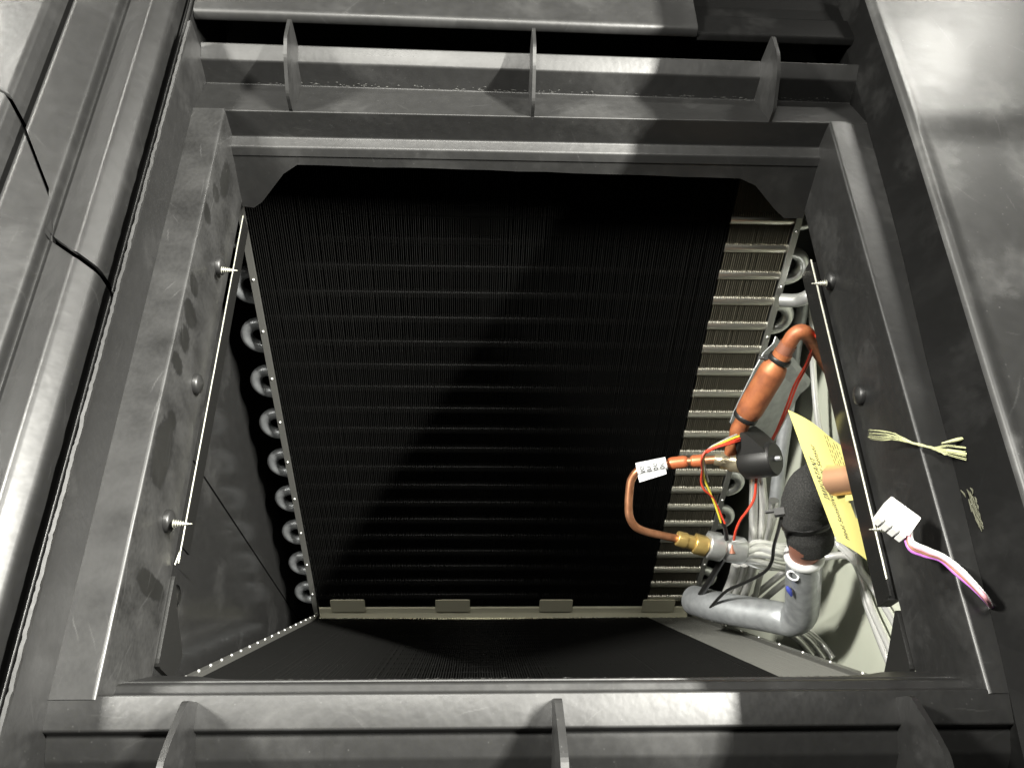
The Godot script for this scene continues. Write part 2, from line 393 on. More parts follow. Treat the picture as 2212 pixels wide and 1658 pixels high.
	# stiffening ribs
	for u in [[629.0, 236.0], [1150.0, 247.0], [1664.0, 258.0]]:
		var x: float = ony(u[0], u[1], 0.0).x
		var rp := loop([Vector2(-0.053, 0.005), Vector2(-0.050, 0.0335), Vector2(-0.030, 0.0345), Vector2(-0.019, 0.029), Vector2(-0.0035, 0.011), Vector2(-0.003, -0.003), Vector2(-0.040, -0.017)], 0.003)
		b = MB.new(); b.prism(rp, Vector3(x - 0.0011, -x * 0.012, 0), Vector3(0, 0, 1), Vector3.UP, Vector3(0.0022, 0, 0))
		obj("rib", b, M.plastic, t)
	for x in [-0.1576, 0.0015, 0.1582]:
		var w := 0.0034 if abs(x) < 0.1 else 0.0026
		var rp := loop([Vector2(0.3635, -0.003), Vector2(0.3655, 0.013), Vector2(0.3815, 0.0245), Vector2(0.392, 0.0305), Vector2(0.43, 0.0305), Vector2(0.44, -0.036), Vector2(0.405, -0.033), Vector2(0.384, -0.014), Vector2(0.375, -0.01)], 0.003)
		b = MB.new(); b.prism(rp, Vector3(x - w / 2, 0, 0), Vector3(0, 0, 1), Vector3.UP, Vector3(w, 0, 0))
		obj("rib", b, M.plastic, t)

func pan_side_material():
	# dusty plastic with clean, wet-looking patches on the skirts
	M.pan_side = stained_side()

# ---------------------------------------------------------------- surrounding housing
func seam(x: float) -> float:          # z of the joint between the two left panels
	var k := [[-0.45, -0.10], [-0.335, 0.0], [-0.316, 0.0235], [-0.297, 0.055], [-0.275, 0.098], [-0.2745, 0.118], [-0.25, 0.143], [-0.235, 0.150], [-0.228, 0.165]]
	for i in k.size() - 1:
		if x <= k[i + 1][0]: return lerpf(k[i][1], k[i + 1][1], clampf((x - k[i][0]) / (k[i + 1][0] - k[i][0]), 0, 1))
	return 0.165
func housing():
	var prof := [Vector2(-0.52, 0.03), Vector2(-0.3165, 0.031), Vector2(-0.3085, 0.016), Vector2(-0.298, 0.0335), Vector2(-0.2745, 0.0255), Vector2(-0.2735, 0.017), Vector2(-0.2472, 0.0352), Vector2(-0.2368, 0.0262), Vector2(-0.2355, 0.006), Vector2(-0.2325, 0.004), Vector2(-0.2312, 0.0195), Vector2(-0.2300, 0.019), Vector2(-0.2295, -0.045)]
	var o := sheet(prof, -0.003, 0.003)
	var b := MB.new(); b.sweep(o, func(p, t, _i): return Vector3(p.x, p.y, lerpf(-0.42, seam(p.x) - 0.0019, t)), 0, 1, 1)
	tag(obj("channel_housing", b, M.housing), "black plastic channelled side panel left of the pan, behind the crooked seam", "panel")
	b = MB.new(); b.sweep(o, func(p, t, _i): return Vector3(p.x, p.y, lerpf(seam(p.x) + 0.0019, 0.62, t)), 0, 1, 1)
	tag(obj("channel_housing", b, M.housing), "black plastic channelled side panel left of the pan, in front of the crooked seam", "panel")
	# right: leaning black wall and the broad dusty top
	var base := [[-0.42, 0.2365], [-0.06, 0.2272], [-0.0175, 0.2265], [0.0633, 0.2246], [0.1082, 0.223], [0.1844, 0.218], [0.248, 0.216], [0.2935, 0.2132], [0.3455, 0.2114], [0.3762, 0.2086], [0.62, 0.195]]
	var top := [[-0.42, 0.238], [-0.0807, 0.2345], [0.0434, 0.2339], [0.1344, 0.2316], [0.2073, 0.2294], [0.2696, 0.2277], [0.62, 0.218]]
	var look := func(k, z) -> float:
		for i in k.size() - 1:
			if z <= k[i + 1][0]: return lerpf(k[i][1], k[i + 1][1], clampf((z - k[i][0]) / (k[i + 1][0] - k[i][0]), 0, 1))
		return k[-1][1]
	var t := thing("side_housing", "dusty black plastic housing right of the pan with a broad flat top", "housing")
	b = MB.new()
	var zs := []
	for i in 53: zs.append(lerpf(-0.42, 0.62, i / 52.0))
	for i in 52:
		var z0: float = zs[i]; var z1: float = zs[i + 1]
		b.quad(Vector3(look.call(base, z0), -0.0, z0), Vector3(look.call(base, z1), -0.0, z1), Vector3(look.call(top, z1), 0.027, z1), Vector3(look.call(top, z0), 0.027, z0))
		b.quad(Vector3(look.call(base, z0), -0.0, z0), Vector3(look.call(base, z0) + 0.004, -0.05, z0), Vector3(look.call(base, z1) + 0.004, -0.05, z1), Vector3(look.call(base, z1), -0.0, z1))
	obj("inner_wall", b, M.wall_black, t)
	b = MB.new()
	var rows := [Vector2(-0.0003, 0.0268), Vector2(0.0004, 0.0290), Vector2(0.0020, 0.0304), Vector2(0.0045, 0.0308), Vector2(0.0075, 0.0296), Vector2(0.012, 0.0292), Vector2(0.05, 0.0296), Vector2(0.15, 0.031), Vector2(0.40, 0.033)]
	var surf := func(r: int, z: float) -> Vector3:
		var q: Vector2 = rows[r]
		var fold := 0.0035 * (1.0 - smoothstep(0.02, 0.046, z)) * clampf(q.x / 0.02, 0, 1)
		return Vector3(look.call(top, z) + q.x, q.y + fold, z)
	var zz := []
	for i in 161: zz.append(lerpf(-0.42, 0.62, i / 160.0))
	var nor := func(r: int, i: int) -> Vector3:
		var a: Vector3 = surf.call(max(r - 1, 0), zz[i]); var c: Vector3 = surf.call(min(r + 1, rows.size() - 1), zz[i])
		var d: Vector3 = surf.call(r, zz[max(i - 1, 0)]); var e: Vector3 = surf.call(r, zz[min(i + 1, 160)])
		return (e - d).cross(c - a).normalized()
	for r in rows.size() - 1:
		for i in 160:
			b.squad([surf.call(r, zz[i]), surf.call(r, zz[i + 1]), surf.call(r + 1, zz[i + 1]), surf.call(r + 1, zz[i])], [nor.call(r, i), nor.call(r, i + 1), nor.call(r + 1, i + 1), nor.call(r + 1, i)])
	obj("top_panel", b, M.dusty, t)
	# rear housing: riser and flat top with a slot at the right
	t = thing("rear_housing", "black plastic housing wall behind the rear ribs of the pan", "housing")
	var rear := sheet([Vector2(-0.5, 0.0175), Vector2(-0.077, 0.0165), Vector2(-0.0745, 0.0085), Vector2(-0.125, 0.006), Vector2(-0.127, -0.06)], -0.003, 0.004)
	b = MB.new(); b.sweep(rear, func(p, x, _i): return Vector3(x, p.y - x * 0.012, p.x), -0.228, 0.117, 1)
	obj("rear_panel", b, M.housing, t)
	var rear2 := sheet([Vector2(-0.5, 0.006), Vector2(-0.102, 0.006), Vector2(-0.100, 0.010), Vector2(-0.077, 0.0125), Vector2(-0.0745, 0.0070), Vector2(-0.125, 0.002), Vector2(-0.127, -0.06)], -0.003, 0.002)
	b = MB.new(); b.sweep(rear2, func(p, x, _i): return Vector3(x, p.y - x * 0.012, p.x), 0.1175, 0.2335, 1)
	obj("rear_panel", b, M.wall_black, t)  # right part blacker than its neighbour: cast shadow put into the colour
	# the cabinet round the coil
	b = MB.new(); b.box(Vector3(-0.2515, -0.41, 0.02), Vector3(0.003, 0.70, 0.2645)); b.box(Vector3(-0.2523, -0.41, 0.31), Vector3(0.003, 0.70, 0.3135))
	tag(obj("cabinet_wall", b, M.side_dark), "dark grey sheet metal cabinet wall left of the coil, with a vertical joint", "cabinet wall")
	b = MB.new(); b.box(Vector3(0.2865, -0.41, 0.17), Vector3(0.003, 0.70, 0.60))
	tag(obj("cabinet_wall", b, M.pale), "pale grey green cabinet wall behind the pipes at the right", "cabinet wall")
	b = MB.new(); b.box(Vector3(0.017, -0.41, -0.062), Vector3(0.55, 0.77, 0.003))
	tag(obj("cabinet_wall", b, M.void_black), "black cabinet back behind the rear coil slab, seen past its edges", "cabinet wall")
	b = MB.new(); b.box(Vector3(0.017, -0.41, 0.468), Vector3(0.55, 0.74, 0.003))
	tag(obj("cabinet_wall", b, M.void_black), "black cabinet front under the front ledge of the pan", "cabinet wall")
	b = MB.new(); b.box(Vector3(0.017, -0.765, 0.17), Vector3(0.56, 0.004, 0.60))
	var fl := tag(obj("cabinet_floor", b, M.void_black), "black cabinet floor below the coil", "cabinet floor")
	fl.set_meta("kind", "structure")

# ---------------------------------------------------------------- the coil
const TOP := Vector2(-0.0069, -0.0945)     # (z, y) of the rear slab's upper front edge
const APEX := Vector2(0.1701, -0.5748)
const SLAB := 0.5119
func slab_basis(front: bool) -> Array:     # origin at the upper edge, along, inwards (away from the viewer)
	var o := Vector3(0, TOP.y, TOP.x if not front else 0.347)
	var e := Vector3(0, APEX.y, APEX.x if not front else 0.1735)
	var along := (e - o).normalized()
	var inward := along.cross(Vector3.RIGHT) if front else Vector3.RIGHT.cross(along)
	return [o, along, inward.normalized()]
func coil():
	var t := thing("evaporator_coil", "black A shaped evaporator coil with fine fins filling the pan opening", "evaporator coil")
	for front in [false, true]:
		var f := slab_basis(front)
		var o: Vector3 = f[0]; var al: Vector3 = f[1]; var inw: Vector3 = f[2]
		var bs := Basis(Vector3.RIGHT, al, inw)
		var black := MB.new(); var paler := MB.new()
		var pitch := 0.00172
		var count := int(0.418 / pitch)
		for i in count:
			var x := -0.209 + pitch * (i + 0.5) + rng.randfn(0, 0.00008)
			var d := rng.randfn(0, 0.00018)
			var tilt := rng.randfn(0, 0.00012)
			var mb := black if x < 0.1603 else paler  # fins and tubes are dark left of the band, paler within it
			# a fin is three lengths slightly out of line, as thin sheets with a visible front edge
			for k in 3:
				var s0 := lerpf(-0.05, SLAB, k / 3.0); var s1 := lerpf(-0.05, SLAB, (k + 1) / 3.0)
				mb.box(o + al * (s0 + s1) / 2 + inw * (0.0125 + d) + Vector3.RIGHT * (x + tilt * (k - 1)), Vector3(0.00022, s1 - s0, 0.025), bs)
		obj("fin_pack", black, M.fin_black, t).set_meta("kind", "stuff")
		var bp := obj("fin_pack", paler, M.fin_grey if front else M.fin_pale, t, "narrow band of paler metal fins at the right of the slab"); bp.set_meta("kind", "stuff")
		var tubes := MB.new()
		for k in 20:
			var s := 0.0065 + 0.0252 * k
			if s > SLAB - 0.004: break
			var c := o + al * s + inw * 0.0063
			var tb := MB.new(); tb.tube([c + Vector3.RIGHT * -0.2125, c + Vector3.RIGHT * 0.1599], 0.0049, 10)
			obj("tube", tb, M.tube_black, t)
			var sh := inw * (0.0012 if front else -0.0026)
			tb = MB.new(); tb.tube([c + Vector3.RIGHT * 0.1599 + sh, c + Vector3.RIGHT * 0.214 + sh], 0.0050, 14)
			obj("tube", tb, M.tube_pale, t)
		# end plates with a turned front flange
		for sd in [-1.0, 1.0]:
			var pl := MB.new()
			pl.box(o + al * SLAB * 0.5 + inw * 0.016 + Vector3.RIGHT * sd * 0.2110, Vector3(0.0012, SLAB + 0.012, 0.036), bs)
			pl.box(o + al * SLAB * 0.5 - inw * 0.0022 + Vector3.RIGHT * sd * 0.2125, Vector3(0.0050, SLAB + 0.012, 0.0012), bs)
			obj("end_plate", pl, M.steel, t)
			for k in 20:
				var rv := MB.new(); var c: Vector3 = o + al * (0.014 + 0.0254 * k) - inw * 0.003 + Vector3.RIGHT * sd * 0.2125
				if (front and sd < 0) or k % 2 == 0:  # full row on the front left plate stands in for light through holes
					rv.tube([c + inw * 0.0003, c - inw * 0.0005, c - inw * 0.0009], [0.0011, 0.0010, 0.0004], 8)
					obj("rivet_and_lit_hole", rv, M.alu_bright, t)
		# return bends at both ends
		for sd in [-1.0, 1.0]:
			for k in 10:
				var mid := (0.0508 * k + 0.0272 if sd < 0 else 0.0508 * k + 0.0020)
				if mid > SLAB: break
				for row in [0]:
					var c: Vector3 = o + al * mid + inw * (0.010 + 0.018 * row) + Vector3.RIGHT * sd * 0.2135
					var p := []
					p.append(c - al * 0.0125 - Vector3.RIGHT * sd * 0.004)
					for j in 13:
						var a := PI * j / 12.0
						p.append(c - al * 0.0125 * cos(a) + Vector3.RIGHT * sd * (0.0045 + 0.0125 * sin(a)))
					p.append(c + al * 0.0125 - Vector3.RIGHT * sd * 0.004)
					var bm := MB.new(); bm.tube(p, 0.0052, 14)
					obj("return_bend", bm, M.alu_dull if sd < 0 else M.alu, t)
	# rail along the apex with four folded tabs
	var rl := MB.new()
	var fb := slab_basis(false)
	var nrm: Vector3 = -(fb[2] as Vector3); var po: Vector3 = fb[0]
	var onslab := func(u: float, v: float, off: float) -> Vector3:
		var r := sight(u, v); var n := nrm; return CAM + r * ((po + n * off - CAM).dot(n) / r.dot(n))
	var r1: Vector3 = onslab.call(1085, 1313, 0.0035); var r2: Vector3 = onslab.call(1085, 1322, 0.0045); var r3: Vector3 = onslab.call(1085, 1334, 0.0075)
	var prof := sheet([Vector2(r1.z - 0.0015, r1.y + 0.001), Vector2(r1.z, r1.y), Vector2(r1.z + 0.0005, r1.y - 0.0012), Vector2(r2.z, r2.y), Vector2(r3.z, r3.y), Vector2(r3.z + 0.0022, r3.y + 0.0010)], 0.0008, 0.0008)
	rl.sweep(prof, func(p, x, _i): return Vector3(x, p.y, p.x), onslab.call(690, 1320, 0.004).x, onslab.call(1482, 1330, 0.004).x, 1)
	var rail := obj("apex_rail", rl, M.rail, t)
	for u in [[712.0, 787.0], [940.0, 1015.0], [1166.0, 1238.0], [1390.0, 1460.0]]:
		var pa: Vector3 = onslab.call(u[0], 1296, 0.0062); var pb: Vector3 = onslab.call(u[1], 1296, 0.0062); var pc: Vector3 = onslab.call(u[0], 1321, 0.0066)
		var tb := MB.new(); var hgt := (pc - pa).length(); var wid := pb.x - pa.x
		var dn := (Vector3(0, pc.y - pa.y, pc.z - pa.z)).normalized()
		tb.prism(loop([Vector2(0, hgt), Vector2(0, 0), Vector2(wid, 0), Vector2(wid, hgt)], 0.0025), pa, Vector3.RIGHT, dn, -nrm * 0.0010)
		obj("tab", tb, M.rail, rail)
	# feeder tubes running down the right end of the coil
	var feeds := [
		[[1628, 1015, 0.68, 1629, 1050, 0.69, 1628, 1090, 0.70, 1627, 1160, 0.725, 1622, 1200, 0.76], 0.0036],
		[[1644, 1015, 0.68, 1646, 1050, 0.69, 1650, 1096, 0.70, 1643, 1157, 0.725, 1636, 1200, 0.76], 0.0036],
		[[1672, 1080, 0.72, 1667, 1120, 0.73, 1655, 1162, 0.75, 1648, 1200, 0.77], 0.0042],
		[[1592, 1215, 0.77, 1583, 1250, 0.79, 1567, 1288, 0.80, 1556, 1305, 0.81], 0.0046],
		[[1607, 1215, 0.77, 1597, 1250, 0.79, 1582, 1288, 0.80, 1572, 1305, 0.81], 0.0046],
		[[1628, 1215, 0.77, 1618, 1250, 0.79, 1604, 1290, 0.80, 1592, 1308, 0.81], 0.0046],
		[[1645, 1236, 0.79, 1636, 1270, 0.80, 1630, 1300, 0.81], 0.0026],
		[[1698, 1232, 0.80, 1660, 1262, 0.81, 1620, 1296, 0.83], 0.0030],
		[[1706, 1250, 0.80, 1672, 1276, 0.81, 1640, 1305, 0.83], 0.0030],
		[[1670, 1352, 0.76, 1700, 1364, 0.76, 1728, 1382, 0.76, 1752, 1410, 0.77], 0.0040],
		[[1690, 1346, 0.76, 1722, 1362, 0.76, 1752, 1384, 0.76, 1778, 1415, 0.77], 0.0040],
		[[1712, 1346, 0.76, 1746, 1364, 0.76, 1774, 1388, 0.76, 1800, 1420, 0.77], 0.0030],
		[[1752, 640, 0.74, 1755, 720, 0.75, 1757, 796, 0.76, 1768, 916, 0.76, 1790, 1000, 0.76, 1806, 1060, 0.76], 0.0028],
		[[1790, 770, 0.73, 1800, 830, 0.73, 1806, 870, 0.73, 1818, 945, 0.73, 1830, 1040, 0.72], 0.0028],
	]
	for k in feeds:
		var mb := MB.new(); mb.tube(curve(chain(k[0])), k[1], 12)
		obj("feeder_tube", mb, M.alu_bright, t)
	var hd := MB.new(); hd.tube(curve(chain([1738, 640, 0.76, 1722, 720, 0.78, 1712, 790, 0.79, 1702, 880, 0.80, 1688, 980, 0.81, 1673, 1100, 0.82])), 0.0062, 16)
	obj("header", hd, M.alu_dull, t)
	var el := MB.new(); el.tube(curve(chain([1690, 648, 0.70, 1725, 648, 0.69, 1752, 636, 0.68, 1762, 618, 0.69, 1770, 590, 0.72]), 8), 0.0055, 16)
	obj("elbow", el, M.alu, t)

# ---------------------------------------------------------------- brackets, screws
func screw(parent: Node, tip: Vector3, dir: Vector3):
	var p := []; var r := []
	for i in 22:
		var s := i / 21.0
		p.append(tip - dir * 0.0085 * (1.0 - s)); var body := lerpf(0.0013, 0.0003, pow(s, 1.6))
		r.append(body * (0.8 if i % 3 else 1.7))
	p.append(tip + dir * 0.0012); r.append(0.0001)
	var b := MB.new(); b.tube(p, r, 12)
	obj("screw", b, M.zinc, parent)
func dome(parent: Node, c: Vector3, dir: Vector3, r: float):
	var b := MB.new()
	b.tube([c, c + dir * r * 0.30, c + dir * r * 0.52, c + dir * r * 0.66, c + dir * r * 0.70], [r, r, r * 0.86, r * 0.5, r * 0.02], 20)
	obj("screw_head", b, M.plastic, parent)
func brackets():
	var t := thing("side_bracket", "narrow black steel strip with a bright edge under the pan's left skirt", "bracket")
	var b := MB.new()
	var z0: float = 0.035; var z1: float = 0.272
	b.box(Vector3(-0.1965, -0.0665, (z0 + z1) / 2), Vector3(0.0011, 0.0135, z1 - z0))
	obj("strip", b, M.black_gloss, t)
	b = MB.new(); b.tube(curve([Vector3(-0.1965, -0.0592, z0), Vector3(-0.1965, -0.0592, 0.262), Vector3(-0.1965, -0.0592, z1), Vector3(-0.1985, -0.0602, 0.282)], 3), 0.00042, 8)
	obj("bare_edge", b, M.zinc, t)
	b = MB.new(); b.quad(Vector3(-0.1985, -0.060, 0.2825), Vector3(-0.1985, -0.083, 0.2825), Vector3(-0.191, -0.083, 0.288), Vector3(-0.191, -0.060, 0.288))
	obj("end_tab", b, M.black_gloss, t)
	screw(t, onx(509, 584, -0.1855), Vector3(1, -0.05, 0)); screw(t, onx(410, 1131, -0.1855), Vector3(1, -0.05, 0))
	for q in [[470, 575], [421, 829], [359, 1125]]: dome(t, onx(q[0], q[1], -0.1999), Vector3.RIGHT, 0.0062)
	t = thing("side_bracket", "narrow glossy black steel strip with a bright edge under the pan's right skirt", "bracket")
	z0 = 0.0655; z1 = 0.3000
	b = MB.new(); b.box(Vector3(0.1955, -0.0690, (z0 + z1) / 2), Vector3(0.0011, 0.0175, z1 - z0))
	b.box(Vector3(0.1985, -0.0640, (z0 + z1) / 2), Vector3(0.0046, 0.0011, z1 - z0 + 0.001))
	b.box(Vector3(0.1985, -0.0705, z1 + 0.0008), Vector3(0.0075, 0.0140, 0.0011))
	obj("strip", b, M.black_gloss, t)
	b = MB.new(); b.tube([Vector3(0.1955, -0.0602, z0), Vector3(0.1955, -0.0602, 0.2905)], 0.0007, 8)
	obj("bare_edge", b, M.zinc, t)
	screw(t, onx(1757, 612, 0.1855), Vector3(-1, -0.05, 0)); screw(t, onx(1882, 1143, 0.1855), Vector3(-1, -0.05, 0))
	for q in [[1797, 607], [1861, 853]]: dome(t, onx(q[0], q[1], 0.1999), Vector3.LEFT, 0.0062)
	# black bolts and flange left at the front corner
	b = MB.new(); var c := onx(366, 1288, -0.206)
	b.tube([c, c + Vector3(0.004, 0, 0), c + Vector3(0.0055, 0, 0)], [0.0065, 0.0065, 0.003], 18)
	t = thing("corner_clip", "small black clip with a ring below the pan's front left corner", "clip")
	obj("ring", b, M.black_gloss, t)
	b = MB.new(); b.prism(loop([Vector2(0.285, -0.064), Vector2(0.335, -0.064), Vector2(0.337, -0.09), Vector2(0.322, -0.10), Vector2(0.30, -0.075)], 0.004), Vector3(-0.1985, 0, 0), Vector3(0, 0, 1), Vector3.UP, Vector3(-0.003, 0, 0))
	obj("flange", b, M.black, t)
	b = MB.new(); b.prism(loop([Vector2(0.305, -0.064), Vector2(0.340, -0.064), Vector2(0.342, -0.105), Vector2(0.325, -0.085)], 0.004), Vector3(0.1985, 0, 0), Vector3(0, 0, 1), Vector3.UP, Vector3(0.003, 0, 0))
	tag(obj("corner_clip", b, M.black), "black sheet flange below the pan's front right corner", "clip")

# ---------------------------------------------------------------- pipework
func ring_around(p: Vector3, axis: Vector3, r: float, w: float, th: float) -> MB:
	var b := MB.new()
	b.tube([p - axis * w / 2, p - axis * w / 2 + axis * 0.0002, p + axis * w / 2 - axis * 0.0002, p + axis * w / 2], [r, r + th, r + th, r], 22, false)
	return b
func pipework():
	var t := thing("liquid_line", "copper liquid line with a filter drier, expansion valve and looped tube", "pipe")
	var a := at(1689, 768, 0.622); var c := at(1608, 905, 0.652)
	var ax := (c - a).normalized()
	var b := MB.new()
	var L := (c - a).length()
	var pts := []; var rr := []
	for k in [[0.0, 0.0056], [0.05, 0.0058], [0.10, 0.0072], [0.16, 0.0089], [0.22, 0.0097], [0.25, 0.0099], [0.80, 0.0099], [0.86, 0.0097], [0.92, 0.0088], [0.97, 0.0074], [1.0, 0.0062]]:
		pts.append(a + ax * L * k[0]); rr.append(k[1])
	b.tube(pts, rr, 28)
	obj("filter_drier", b, M.copper_dull, t)
	b = MB.new(); b.tube(curve([at(1691, 764, 0.6215), at(1704, 742, 0.616), at(1716, 724, 0.612), at(1731, 716, 0.610), at(1746, 724, 0.614), at(1765, 752, 0.626), at(1785, 782, 0.638), at(1800, 806, 0.648)], 6), 0.0056, 18)
	obj("inlet_tube", b, M.copper_dull, t)
	b = MB.new(); b.tube([a - ax * 0.003, a + ax * 0.006], 0.0068, 20)
	obj("collar", b, M.copper_dull, t)
	b = MB.new(); b.tube([a - ax * 0.0105, a - ax * 0.003], 0.0062, 20)
	obj("heat_mark", b, M.copper_dark, t, "dark heat stained section of copper above the drier")
	b = MB.new(); b.tube(curve([at(1612, 898, 0.651), at(1598, 924, 0.657), at(1586, 952, 0.663), at(1578, 978, 0.668), at(1574, 994, 0.67)], 5), [0.0062, 0.0062, 0.0062, 0.0062, 0.0062, 0.0066, 0.0066, 0.0062, 0.0052, 0.0050, 0.0050, 0.0050, 0.0050, 0.0050, 0.0050, 0.0046, 0.0046, 0.0046, 0.0046, 0.0046, 0.0046], 16)
	obj("outlet_tube", b, M.copper_dull, t)
	# valve body
	var va := at(1543, 992, 0.672); var vb := at(1606, 1000, 0.668)
	var vx := (vb - va).normalized(); var vl := (vb - va).length()
	b = MB.new(); b.tube([va, va + vx * vl * 0.2, va + vx * vl * 0.21, va + vx * vl * 0.5, va + vx * vl * 0.52, va + vx * vl], [0.0045, 0.0047, 0.0068, 0.0068, 0.0078, 0.0080], 20)
	obj("valve_body", b, M.brass_pale, t)
	# stepper motor coil: black drum with a flat connector head
	var ma := at(1604, 999, 0.667); var me := at(1676, 990, 0.648)
	var mx := (me - ma).normalized()
	b = MB.new(); b.tube([ma, ma + mx * 0.0005, ma + mx * 0.003, ma + mx * 0.003, (ma + me) / 2, me - mx * 0.0015, me], [0.0095, 0.0105, 0.0108, 0.0132, 0.0134, 0.0132, 0.0118], 30)
	obj("motor_coil", b, M.motor, t)
	b = MB.new()
	var ux := mx; var uy := (at(1640, 930, 0.65) - at(1640, 1010, 0.656)).normalized(); uy = (uy - ux * uy.dot(ux)).normalized()
	var uz := ux.cross(uy)
	b.prism(loop([Vector2(0.003, -0.004), Vector2(0.0268, -0.004), Vector2(0.0266, 0.009), Vector2(0.0190, 0.0195), Vector2(0.0120, 0.0262), Vector2(0.0040, 0.0230)], 0.003), ma - uz * 0.0105, ux, uy, uz * 0.021)
	obj("motor_head", b, M.motor, t)
	b = MB.new(); b.tube([me, me + mx * 0.004], [0.0022, 0.0018], 10)
	obj("motor_pin", b, M.alu_dull, t)
	# looped copper tube to the distributor
	var lp := curve(chain([1548, 992, 0.673, 1500, 995, 0.678, 1440, 1001, 0.684, 1400, 1007, 0.688, 1378, 1017, 0.690, 1364, 1036, 0.692, 1360, 1060, 0.692, 1358, 1095, 0.692, 1361, 1118, 0.692, 1373, 1137, 0.694, 1396, 1148, 0.697, 1430, 1156, 0.700, 1468, 1164, 0.704]), 5)
	b = MB.new(); b.tube(lp, 0.0033, 16)
	obj("loop_tube", b, M.copper, t)
	for k in [[1443, 1001, 0.684, 1486, 996, 0.680], [1492, 996, 0.6795, 1524, 994, 0.676]]:
		var p0 := at(k[0], k[1], k[2]); var p1 := at(k[3], k[4], k[5])
		b = MB.new(); b.tube([p0, p0.lerp(p1, 0.06), p0.lerp(p1, 0.2), p0.lerp(p1, 0.8), p0.lerp(p1, 0.94), p1], [0.0035, 0.0042, 0.0049, 0.0050, 0.0044, 0.0036], 18)
		obj("swaged_joint", b, M.copper_orange, t)
	# brass flare nut
	var na := at(1462, 1162, 0.703); var nb := at(1526, 1180, 0.706)
	var nx := (nb - na).normalized(); var nl := (nb - na).length()
	b = MB.new(); b.tube([na, na + nx * nl * 0.02, na + nx * nl * 0.30, na + nx * nl * 0.31, na + nx * nl * 0.62], [0.0052, 0.0062, 0.0066, 0.0058, 0.0058], 22)
	obj("flare_nut", b, M.brass, t)
	b = MB.new(); b.tube([na + nx * nl * 0.58, na + nx * nl * 0.60, na + nx * nl * 0.97, na + nx * nl * 1.0], [0.0072, 0.0088, 0.0088, 0.0074], 6)
	obj("hex_nut", b, M.brass, t)
	# distributor and its capillaries
	t = thing("distributor", "cast aluminium distributor with a bundle of thin tubes right of the brass nut", "distributor")
	var da := at(1527, 1176, 0.706); var db := at(1606, 1190, 0.712)
	var dx := (db - da).normalized(); var dl := (db - da).length()
	b = MB.new(); b.tube([da, da + dx * dl * 0.03, da + dx * dl * 0.36, da + dx * dl * 0.42], [0.0100, 0.0118, 0.0122, 0.0104], 6)
	obj("hex_collar", b, M.alu, t)
	b = MB.new(); b.tube([da + dx * dl * 0.40, da + dx * dl * 0.48, da + dx * dl * 0.56, da + dx * dl * 0.94, da + dx * dl], [0.0090, 0.0092, 0.0112, 0.0114, 0.0100], 26)
	obj("body", b, M.alu, t)
	b = MB.new(); var sk := at(1582, 1194, 0.700); b.tube([sk + dx * 0.0001, sk + at(1580, 1176, 0.70) - at(1580, 1194, 0.70)], [0.0028, 0.0004], 8)
	obj("scorch_mark", b, M.copper_dark, t)
	var dy := (at(1565, 1150, 0.71) - at(1565, 1210, 0.71)).normalized(); dy = (dy - dx * dy.dot(dx)).normalized()
	var dz := dx.cross(dy)
	var ends := [
		[[1640, 1172, 0.716, 1690, 1180, 0.72, 1740, 1176, 0.73, 1782, 1167, 0.73, 1812, 1177, 0.73, 1847, 1209, 0.73, 1866, 1254, 0.73, 1881, 1307, 0.72, 1916, 1384, 0.71, 1945, 1450, 0.70], 0.6, 0.35],
		[[1640, 1184, 0.712, 1690, 1193, 0.715, 1750, 1190, 0.735, 1815, 1160, 0.74, 1847, 1177, 0.735, 1860, 1228, 0.73, 1887, 1268, 0.72, 1932, 1342, 0.70, 1960, 1390, 0.69], 0.1, 0.6],
		[[1640, 1196, 0.712, 1690, 1204, 0.72, 1760, 1206, 0.74, 1830, 1200, 0.745, 1860, 1240, 0.745, 1872, 1300, 0.74, 1903, 1384, 0.73, 1928, 1446, 0.72], -0.35, 0.5],
		[[1636, 1212, 0.714, 1680, 1222, 0.725, 1720, 1230, 0.74], -0.75, 0.2],
		[[1640, 1222, 0.722, 1690, 1226, 0.73, 1730, 1236, 0.75], -0.8, -0.3],
		[[1640, 1178, 0.726, 1690, 1196, 0.735, 1740, 1210, 0.75], 0.5, -0.4],
	]
	for k in ends:
		var st: Vector3 = db - dx * 0.003 + dy * 0.0078 * k[1] + dz * 0.0078 * k[2]
		var p := [st, st + dx * 0.004]; p.append_array(chain(k[0]))
		b = MB.new(); b.tube(curve(p, 6), 0.0031, 12)
		obj("capillary_tube", b, M.alu_bright, t)
	# suction pipe
	t = thing("suction_pipe", "thick dull aluminium suction pipe bent like an L at the lower right", "pipe")
	var sp := curve(chain([1738, 1196, 0.655, 1736, 1250, 0.672, 1734, 1300, 0.690]), 4)
	sp.append_array(curve(chain([1732, 1318, 0.698, 1724, 1332, 0.706, 1706, 1338, 0.714, 1684, 1334, 0.720, 1640, 1326, 0.735, 1580, 1316, 0.755, 1535, 1306, 0.775, 1500, 1296, 0.80]), 5))
	b = MB.new(); b.tube(sp, 0.0136, 28)
	obj("pipe", b, M.alu_dull, t)
	var sx: Vector3 = (sp[1] - sp[0]).normalized()
	b = MB.new(); b.tube([sp[0] - sx * 0.001, sp[0] + sx * 0.0005, sp[0] + sx * 0.004, sp[0] + sx * 0.0065], [0.0125, 0.0150, 0.0152, 0.0136], 28)
	obj("weld_ring", b, M.alu_white, t)
	b = MB.new(); b.tube([sp[0] + sx * 0.002, at(1737, 1172, 0.64), at(1742, 1140, 0.632)], 0.0112, 24)
	obj("copper_sleeve", b, M.copper_dark2, t)
